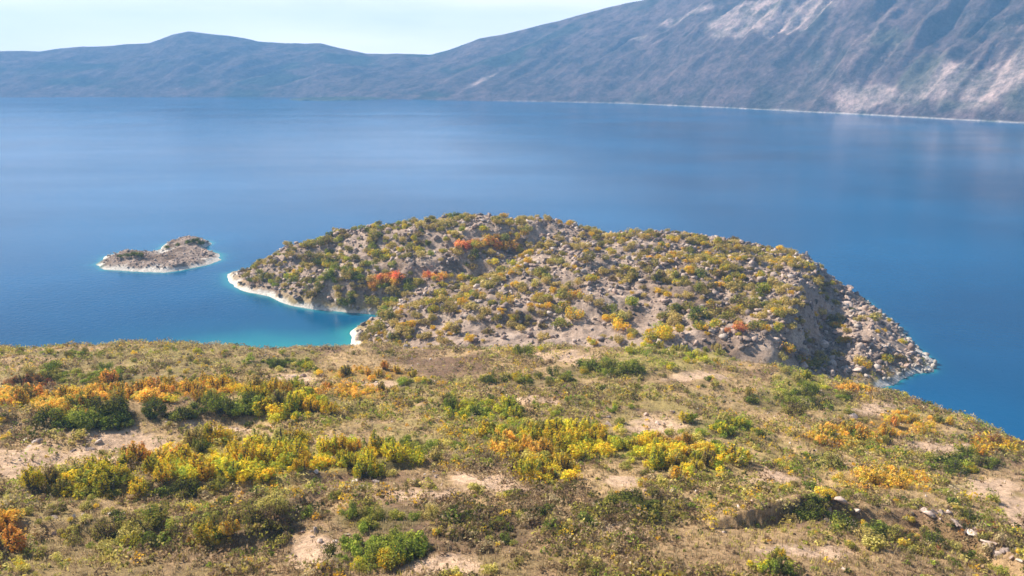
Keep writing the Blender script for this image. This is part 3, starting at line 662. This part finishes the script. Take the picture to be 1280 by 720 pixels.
def undergrowth(name, n, y0, y1, h0, h1, per, leaf, seed, label, dens_pow=1.0):
    x, y = scatter_area(n, y0, y1, 1.15, seed)
    r = np.random.default_rng(seed + 3)
    z = land(x, y); bare = np.zeros(n)
    for P in BARE: bare = np.maximum(bare, sstep(1.2, .7, P.q(x, y)))
    f = fbm(x / 9, y / 9, 321, 3) + .5 * fbm(x / 28, y / 28, 323, 2)
    keep = (z > 1.5) & (r.uniform(size=n) > bare * .8) & (r.uniform(size=n) < np.clip(.5 + 2.4 * f, .10, 1))
    sd = is_headland(x, y); keep &= ~((sd > 8) & (y > 272))
    x, y, z, f = x[keep], y[keep], z[keep], f[keep]; m = len(x)
    col, who, names = pick_cols(x, y, seed + 9, BASE)
    h = (h0 + (h1 - h0) * r.uniform(size=m) ** 1.6) * (1 + 1.0 * np.clip(f, -.4, 1))
    w = h * r.uniform(.6, 1.1, m)
    v = r.normal(size=(m, per, 3)); v /= np.linalg.norm(v, axis=2)[..., None]; v *= r.uniform(.4, 1, (m, per, 1)) ** .5
    v[..., 2] = np.abs(v[..., 2])
    C = np.stack([x[:, None] + v[..., 0] * w[:, None], y[:, None] + v[..., 1] * w[:, None], z[:, None] + v[..., 2] * h[:, None] + .03], -1).reshape(-1, 3)
    cc = np.repeat(col, per, 0) * r.uniform(.7, 1.25, m * per)[:, None]
    sz = np.repeat(leaf * (.7 + .5 * h / h1), per)[:, None] * r.uniform(.6, 1.4, (m * per, 1))
    V, Fc, c = leaves(C, 1.0, seed + 5, cc)
    V = (V.reshape(-1, 4, 3) - C[:, None]) * sz[:, None] + C[:, None]
    me = mesh_np(name, V.reshape(-1, 3), Fc, 4, c)
    return tag(link(name, me, MF), label, kind='stuff')
undergrowth('undergrowth', 42000, 62, 300, .35, 1.7, 30, .17, 401, 'low mixed scrub of olive, straw and brown covering the hillside')

def grass():
    n = 70000; x, y = scatter_area(n, 60, 290, 1.25, 501); r = np.random.default_rng(505)
    z = land(x, y); bare = np.zeros(n)
    for P in BARE: bare = np.maximum(bare, sstep(1.2, .6, P.q(x, y)))
    f = fbm(x / 12, y / 12, 521, 3)
    keep = (z > 2) & (r.uniform(size=n) > bare * .8) & (r.uniform(size=n) < np.clip(.7 + .8 * f, .2, 1)); sd = is_headland(x, y); keep &= ~((sd > 8) & (y > 272))
    x, y, z = x[keep], y[keep], z[keep]; m = len(x); per = 5
    pal = np.array(PAL['straw'] + PAL['straw'] + PAL['tan'] + PAL['pale']); ci = (np.clip(.5 + .5 * fbm(x / 20, y / 20, 531, 3) + r.uniform(-.35, .35, m), 0, .999) * len(pal)).astype(int)
    col = pal[ci]
    h = r.uniform(.3, .95, (m, per)); a = r.uniform(0, 6.283, (m, per)); lean = r.uniform(.1, .5, (m, per)); ox = r.uniform(-.3, .3, (m, per)); oy = r.uniform(-.3, .3, (m, per))
    b = np.stack([x[:, None] + ox, y[:, None] + oy, np.repeat(z[:, None] - .05, per, 1)], -1)
    pd = np.stack([np.cos(a + 1.57), np.sin(a + 1.57), a * 0], -1) * .07
    tip = b + np.stack([np.cos(a) * lean * h, np.sin(a) * lean * h, h], -1)
    V = np.stack([b - pd, b + pd, tip], 2).reshape(-1, 3); c = np.repeat(np.repeat(col, per, 0) * r.uniform(.8, 1.2, m * per)[:, None], 3, 0)
    me = mesh_np('grass', V, np.arange(len(V)).reshape(-1, 3), 3, c)
    tag(link('grass', me, MF), 'dry straw coloured grass tufts on the hillside', kind='stuff')
grass()

# ------------------------------------------------------------------ rocks
import bmesh
def ico(sub):
    bm = bmesh.new(); bmesh.ops.create_icosphere(bm, subdivisions=sub, radius=1); V = np.array([v.co[:] for v in bm.verts]); Fc = np.array([[v.index for v in f.verts] for f in bm.faces]); bm.free(); return V, Fc
ROCKC = np.array([(.46, .36, .31), (.56, .45, .39), (.36, .28, .245), (.62, .53, .47), (.24, .19, .17), (.50, .37, .31)])
def cut_rock(V, r):
    """squash and slice a ball with a few planes so that it reads as broken stone"""
    for k in range(11):
        nrm = r.normal(size=3); nrm /= np.linalg.norm(nrm); d = r.uniform(.28, .72)
        s = V @ nrm; V = V - np.maximum(s - d, 0)[:, None] * nrm
    V = V * r.uniform(.5, 1.3, 3); return V
V1, F1 = ico(2); V0, F0 = ico(1)
rocks = []
for k in range(7):
    r = np.random.default_rng(700 + k); V3, F3 = ico(3); V = cut_rock(V3, r); V[:, 2] *= .75
    V = V * (1 + .06 * fbm(V[:, 0] * 2 + k, V[:, 1] * 2 + V[:, 2], 3, 3))[:, None]
    c = np.tile(ROCKC[k % 6], (len(V), 1)); m = mesh_np('boulder', V, F3, 3, c); m.materials.append(MR); rocks.append(m)
pale = mesh_np('boulder', cut_rock(ico(3)[0], np.random.default_rng(77)), ico(3)[1], 3, np.tile([.78, .75, .70], (162, 1))); pale.materials.append(MR)
bused = {}
def boulder(x, y, s, label, white=False, grp='loose boulders on the headland', sink=.25):
    m = pale if white else rocks[int(rng.integers(0, 7))]
    o = link('boulder', m); z = float(land(x, y))
    o.location = (x, y, z + s * (.55 - sink) * .7); o.scale = (s * rng.uniform(.8, 1.3), s * rng.uniform(.8, 1.2), s * rng.uniform(.6, 1)); o.rotation_euler = (rng.uniform(-.5, .5), rng.uniform(-.5, .5), rng.uniform(0, 6.28))
    tag(o, label, 'boulder', grp)
ROCKZ = [  # zone, centre, radii, number, radius
 ('on the skyline above the scarlet seam', 600, 273, 60, 3, 8, 1.7), ('on the shoulder skyline over the beach', 420, 287, 70, 5, 9, 1.6), ('at the white beach point', 315, 335, 20, 14, 8, 1.5),
 ('on the back of the headland skyline', 760, 296, 60, 5, 10, 1.9), ('on the open stony face', 690, 315, 50, 12, 12, 1.7), ('on the long back skyline', 900, 306, 60, 5, 9, 1.9),
 ('on the high corner above deep water', 1010, 335, 30, 10, 12, 2.4), ('along the cliff over deep water', 1060, 370, 18, 14, 12, 2.3), ('on the stony tip, upper part', 1085, 410, 24, 16, 14, 2.0),
 ('on the stony tip, water edge', 1130, 450, 22, 12, 14, 1.8), ('at the foot of the stony tip', 1085, 455, 24, 10, 10, 1.7), ('beside the shaded ravine', 985, 385, 25, 26, 12, 2.0), ('on the long flank', 860, 350, 60, 22, 14, 1.8),
 ('in the gritty hollow of the headland', 680, 405, 60, 12, 12, 1.5), ('on the spur over the inlet', 470, 425, 22, 8, 8, 1.2), ('on the dome face', 500, 330, 60, 20, 12, 1.6)]
for zone, px, py, rx, ry, n, s in ROCKZ:
    P = Patch(('', px, py, rx, ry, [], 0, 0, '')); pts = []
    for tr in range(n * 30):
        a, b = rng.uniform(-1, 1, 2); x, y = P.c + a * P.ax + b * P.ay
        if land(x, y, False) > .3 and all((x - q[0]) ** 2 + (y - q[1]) ** 2 > (1.6 * s) ** 2 for q in pts): pts.append((x, y))
        if len(pts) >= n: break
    pts.sort(key=lambda q: q[0] / q[1])
    for i, (x, y) in enumerate(pts): boulder(x, y, s * rng.uniform(.6, 1.35), f'grey pink boulder, {ORD[i]} from the islet side {zone}')
x, y = hit(993, 325); boulder(x, y, 2.6, 'big white block on the skyline corner above deep water', True)
x, y = hit(806, 295); boulder(x, y, 2.2, 'bright white block on the middle of the headland skyline', True)
HILLR = [('on the ledge crest', 1160, 640, 40, 6, 16, .95), ('down the falling end of the ledge', 1235, 672, 40, 14, 18, .9), ('before the shaded hollow of the ledge', 1055, 650, 22, 8, 7, 1.1), ('at the head of the gully', 25, 545, 30, 12, 7, 1.4),
 ('in the wash', 90, 560, 60, 12, 8, .8), ('below the golden knot', 820, 610, 40, 15, 8, .8), ('on the pebbly slope', 400, 680, 45, 25, 12, .6), ('on the pale slope under the thicket', 420, 610, 60, 14, 9, .7),
 ('on the dry slope under the brow', 1100, 515, 50, 8, 7, 1.0), ('by the mid slope hollow', 800, 520, 50, 12, 8, .9), ('near the pale track', 400, 475, 40, 6, 7, .9), ('on the bank at the bottom corner', 90, 645, 50, 14, 8, .8)]
for zone, px, py, rx, ry, n, s in HILLR:
    P = Patch(('', px, py, rx, ry, [], 0, 0, '')); pts = []
    if 'falling end' in zone or 'ledge crest' in zone:
        A, B = ((1140, 636), (1195, 652)) if 'crest' in zone else ((1200, 658), (1278, 700))
        pts = [hit(A[0] + (B[0] - A[0]) * (i + .8 * rng.uniform(-1, 1)) / n, A[1] + (B[1] - A[1]) * i / n + rng.uniform(-5, 9)) for i in range(n)]
    else:
        for tr in range(n * 30):
            a, b = rng.uniform(-1, 1, 2); x, y = P.c + a * P.ax + b * P.ay
            if all((x - q[0]) ** 2 + (y - q[1]) ** 2 > (1.8 * s) ** 2 for q in pts): pts.append((x, y))
            if len(pts) >= n: break
    pts.sort(key=lambda q: q[0] / q[1])
    for i, (x, y) in enumerate(pts): boulder(x, y, s * rng.uniform(.35, 1.5), f'weathered grey boulder, {ORD[i]} from the islet side {zone}', grp='boulders on the hillside', sink=.5)

def rubble(name, n, test, smin, smax, seed, label, xr, yr, pw=2.2, cols=ROCKC):
    r = np.random.default_rng(seed); x = r.uniform(*xr, n); y = r.uniform(*yr, n); z = land(x, y)
    k = test(x, y, z, r); x, y, z = x[k], y[k], z[k]; m = len(x)
    s = smin + (smax - smin) * r.uniform(size=m) ** pw
    T = [cut_rock(V0.copy(), r) for _ in range(12)]; T = np.array(T)
    tv = T[r.integers(0, 12, m)]                                   # m,42,3
    a = r.uniform(0, 6.283, m); ca, sa = np.cos(a)[:, None], np.sin(a)[:, None]; b = r.uniform(-.6, .6, m); cb, sb = np.cos(b)[:, None], np.sin(b)[:, None]
    xx, yy, zz_ = tv[..., 0], tv[..., 1], tv[..., 2]
    yy, zz_ = yy * cb - zz_ * sb, yy * sb + zz_ * cb; xx, yy = xx * ca - yy * sa, xx * sa + yy * ca
    V = np.stack([xx, yy, zz_ * .8], -1) * s[:, None, None] + np.stack([x, y, z + s * .15], -1)[:, None]
    Fc = F0[None] + (np.arange(m) * len(V0))[:, None, None]
    wh = sstep(2.2, 1.0, z)[:, None]
    c = cols[r.integers(0, len(cols), m)] * r.uniform(.75, 1.25, m)[:, None]; c = c + (np.array([.6, .57, .52]) - c) * wh * .8
    me = mesh_np(name, V.reshape(-1, 3), Fc.reshape(-1, 3), 3, np.repeat(c, len(V0), 0))
    tag(link(name, me, MR), label, kind='stuff')
def t_pen(x, y, z, r):
    sd = is_headland(x, y); f = fbm(x / 14, y / 14, 901, 3); g = 1 - np.clip(np.exp(-((x - 20) / 70) ** 2 - ((y - 300) / 26) ** 2), 0, 1) * .7
    tip = sstep(85, 120, x)
    return (sd > -1) & ((z > 1.3) | ((x > 120) & (z > -.3))) & (y > 278) & (r.uniform(size=len(x)) < np.clip(.55 + .9 * f, .1, 1) * g * (.75 + .9 * tip))
rubble('rubble', 36000, t_pen, .45, 2.9, 811, 'broken lava stones covering the rocky headland', (-178, 196), (275, 497), 3.2)
def t_isl(x, y, z, r): return (z > 1.25) & (r.uniform(size=len(x)) < .6)
rubble('islet_rubble', 4200, t_isl, .3, 1.3, 821, 'stones lying on the two low islets', (min(p[0] for p in ISLET_A) - 3, max(p[0] for p in ISLET_A) + 3), (min(p[1] for p in ISLET_A) - 3, max(p[1] for p in ISLET_A) + 3), 2.2)
def t_hill(x, y, z, r):
    f = fbm(x / 10, y / 10, 911, 3) + .3 * fbm(x / 3, y / 3, 912, 2); return inview(x, y) & (z > 1) & (r.uniform(size=len(x)) < np.clip(-.05 + 1.3 * f, .02, .9)) & (is_headland(x, y) < 10)
rubble('gravel', 26000, t_hill, .12, .6, 831, 'small stones scattered over the bare parts of the hillside', (-175, 160), (62, 262), 3.0, ROCKC * 1.25)

def merged_crowns(name, X_, Y_, Hh, Cn, near, seed, label):
    r = np.random.default_rng(seed); Vs, Cs = [], []
    for x, y, h, cn in zip(X_, Y_, Hh, Cn):
        m, _ = plant_meshes('bush' if r.uniform() < .5 else 'shrub', cn, int(r.integers(4, 6)), False)
        key = m.name
        if key not in cache:
            V = np.empty(len(m.vertices) * 3, np.float32); m.vertices.foreach_get('co', V); c = np.empty(len(m.vertices) * 4, np.float32); m.attributes['tint'].data.foreach_get('color', c)
            cache[key] = (V.reshape(-1, 3), c.reshape(-1, 4)[:, :3])
        V, c = cache[key]; a = r.uniform(0, 6.28); w = h * r.uniform(1, 1.4)
        x_ = (V[:, 0] * math.cos(a) - V[:, 1] * math.sin(a)) * w + x; y_ = (V[:, 0] * math.sin(a) + V[:, 1] * math.cos(a)) * w + y
        Vs.append(np.stack([x_, y_, V[:, 2] * h + float(land(x, y)) - .05 * h], 1)); Cs.append(c * r.uniform(.8, 1.2))
    V = np.concatenate(Vs); me = mesh_np(name, V, np.arange(len(V)).reshape(-1, 4), 4, np.concatenate(Cs))
    tag(link(name, me, MF), label, kind='stuff')
cache = {}
XX, YY, HH, CC = [], [], [], []
r_ = np.random.default_rng(951)
for P in PATCHES:
    if P.c[1] >= 262: continue
    for k in range(int(P.n * 2.4)):
        a, b = r_.uniform(-1.15, 1.15, 2); x, y = P.c + a * P.ax + b * P.ay
        if a * a + b * b > 1.3: continue
        XX.append(x); YY.append(y); HH.append(P.h * r_.uniform(.35, .8)); CC.append(P.cols[int(r_.integers(0, len(P.cols)))])
for k in range(2000):
    y = 75 + 165 * r_.uniform() ** 1.2; x = r_.uniform(-1, 1) * (.7 * y + 8)
    f = float(fbm(x / 22, y / 22, 961, 2)); g = float(fbm(x / 40, y / 40, 963, 2))
    if f < -.1 or any(P.q(x, y) < 1 for P in BARE) or land(x, y) < 3: continue
    XX.append(x); YY.append(y); HH.append(.7 + 1.7 * r_.uniform() ** 1.7); CC.append(['olive', 'brown', 'dark', 'brown', 'pale', 'amber', 'straw'][int(r_.integers(0, 7))] if g < .1 else ['lime', 'olive', 'green', 'pale'][int(r_.integers(0, 4))])
merged_crowns('shrubbery', XX, YY, HH, CC, True, 955, 'lower growth filling in between the autumn shrubs of the hillside')
XX, YY, HH, CC = [], [], [], []
nn = 12000; hx = r_.uniform(-175, 195, nn); hy = r_.uniform(285, 492, nn); hh = land(hx, hy); sd = is_headland(hx, hy); f = fbm(hx / 15, hy / 15, 971, 3)
dens = np.where(hx < 10, .29, .23) * (1 - .9 * np.exp(-((hx - 20) / 60) ** 2 - ((hy - 300) / 22) ** 2)) * np.where((hx > 100) & (hx < 152), 1.5, 1) * np.where(hx > 155, .35, 1) * np.clip(.9 + 1.8 * f, .08, 2.2)
ok = (sd > 5) & (hh > 2.6) & (r_.uniform(size=nn) < dens)
for x, y in zip(hx[ok], hy[ok]):
    if any((x - a) ** 2 + (y - b) ** 2 < 5 for a, b in zip(XX[-200:], YY[-200:])): continue
    XX.append(x); YY.append(y); HH.append(1.5 + 3.4 * r_.uniform() ** 1.4)
    near_red = abs((x + 5) * .5 - (y - 415) * .2) < 4 and x < 20
    CC.append((['pale', 'olive', 'olive', 'lime', 'pale', 'brown', 'dark', 'green'] if x < -20 and y > 365 else ['pale', 'pale', 'pale', 'olive', 'pale', 'lime', 'brown', 'yellow'])[int(r_.integers(0, 8))])
print('headland scrub', len(XX))
merged_crowns('headland_vegetation', XX, YY, HH, CC, False, 957, 'rounded scrub growing among the stones of the headland')

# islet bushes
for i, (px, py, h) in enumerate([(150, 322, 3.4), (159, 320, 3.8), (168, 319, 4.6), (178, 320, 3.6), (209, 309, 3), (222, 305, 3), (236, 303, 3.6), (245, 302, 5.0), (252, 304, 4.2)]):
    x, y = hit(px, py + 2)
    plant('bush', 'bush', 'dark', x, y, h, False, f'tiny dark bush, {ORD[i]} of the row along the low islets', 'bushes on the islets', 'bush')

# ------------------------------------------------------------------ haze
def box(name, lo, hi):
    V = [(x, y, z) for z in (lo[2], hi[2]) for y in (lo[1], hi[1]) for x in (lo[0], hi[0])]
    Fc = [(0, 2, 3, 1), (4, 5, 7, 6), (0, 1, 5, 4), (2, 6, 7, 3), (0, 4, 6, 2), (1, 3, 7, 5)]
    me = bpy.data.meshes.new(name); me.from_pydata(V, [], Fc); return me
mxh = max(float(zz.max()), 140) + 15
allv = np.concatenate([np.abs(mx).ravel(), np.abs(my).ravel(), np.abs(xs), np.abs(ys), np.abs(wxs), np.abs(wys)]).max() + 200
mh = bpy.data.materials.new('haze'); mh.use_nodes = True; nt = mh.node_tree; nt.nodes.clear()
o_ = nt.nodes.new('ShaderNodeOutputMaterial'); pv = nt.nodes.new('ShaderNodeVolumePrincipled')
pv.inputs['Color'].default_value = (.27, .58, 1.0, 1); pv.inputs['Density'].default_value = .00017; pv.inputs['Anisotropy'].default_value = 0
nt.links.new(pv.outputs[0], o_.inputs['Volume'])
lowz = min(float(Z.min()), float(zz.min()))
hz_o = link('haze', box('haze', (-allv, -allv, lowz - 1), (allv, allv, mxh)), mh); tag(hz_o, 'thin blue air over the lake', kind='stuff')

# ------------------------------------------------------------------ light, sky, camera
SUN_EL, sdx, sdy = math.radians(38), -.84, .54
az = math.atan2(sdx, sdy)      # from +Y towards +X
W = bpy.data.worlds.new('World'); S.world = W; W.use_nodes = True; nt = W.node_tree; nt.nodes.clear()
wo = nt.nodes.new('ShaderNodeOutputWorld'); bg = nt.nodes.new('ShaderNodeBackground'); sk = nt.nodes.new('ShaderNodeTexSky'); sk.sky_type = 'NISHITA'; sk.sun_disc = False
sk.sun_elevation = SUN_EL; sk.sun_rotation = az; sk.altitude = 2200; sk.dust_density = 1.0; sk.air_density = 1.0
tc = nt.nodes.new('ShaderNodeTexCoord'); mp = nt.nodes.new('ShaderNodeMapping'); mp.inputs['Scale'].default_value = (1.4, 1.4, 7)
nz = nt.nodes.new('ShaderNodeTexNoise'); nz.inputs['Scale'].default_value = 2.3; nz.inputs['Detail'].default_value = 7; nz.inputs['Roughness'].default_value = .55
rp = nt.nodes.new('ShaderNodeValToRGB'); rp.color_ramp.elements[0].position = .32; rp.color_ramp.elements[0].color = (.66, .66, .66, 1); rp.color_ramp.elements[1].position = .62; rp.color_ramp.elements[1].color = (.95, .95, .95, 1)
sep = nt.nodes.new('ShaderNodeSeparateXYZ'); nt.links.new(tc.outputs['Generated'], sep.inputs[0])
mr = nt.nodes.new('ShaderNodeMapRange'); mr.inputs['From Min'].default_value = .02; mr.inputs['From Max'].default_value = .24; mr.inputs['To Min'].default_value = 1; mr.inputs['To Max'].default_value = .04; nt.links.new(sep.outputs[2], mr.inputs[0])
ml = nt.nodes.new('ShaderNodeMath'); ml.operation = 'MULTIPLY'; nt.links.new(mr.outputs[0], ml.inputs[0]); nt.links.new(rp.outputs[0], ml.inputs[1])
mxn = nt.nodes.new('ShaderNodeMix'); mxn.data_type = 'RGBA'; mxn.inputs[7].default_value = (24, 21.5, 21, 1)
for a, b in ((tc.outputs['Generated'], mp.inputs[0]), (mp.outputs[0], nz.inputs['Vector']), (nz.outputs[0], rp.inputs[0]), (ml.outputs[0], mxn.inputs[0]), (sk.outputs[0], mxn.inputs[6]), (mxn.outputs[2], bg.inputs[0]), (bg.outputs[0], wo.inputs[0])):
    nt.links.new(a, b)
bg.inputs[1].default_value = .052
sl = bpy.data.lights.new('sun', 'SUN'); sl.energy = 5; sl.angle = math.radians(.6); sl.color = (1, .90, .76)
so = bpy.data.objects.new('sun', sl); COL.objects.link(so)
from mathutils import Vector
dv = Vector((math.cos(SUN_EL) * sdx / math.hypot(sdx, sdy), math.cos(SUN_EL) * sdy / math.hypot(sdx, sdy), math.sin(SUN_EL)))
so.rotation_euler = dv.to_track_quat('Z', 'Y').to_euler(); so.location = (0, 0, 300)

cd = bpy.data.cameras.new('camera'); cam = bpy.data.objects.new('camera', cd); COL.objects.link(cam); S.camera = cam
cam.location = (0, 0, HC); cam.rotation_euler = (math.pi / 2 - PITCH, 0, 0)
cd.sensor_width = 36; cd.lens = 36 * F_PX / 1280; cd.clip_start = .5; cd.clip_end = 40000
S.view_settings.view_transform = 'Standard'; S.view_settings.look = 'None'; S.view_settings.gamma = 1; S.view_settings.exposure = 1.0
S.cycles.filter_width = 1.6
S.cycles.max_bounces = 6; S.cycles.volume_bounces = 1; S.cycles.transparent_max_bounces = 8
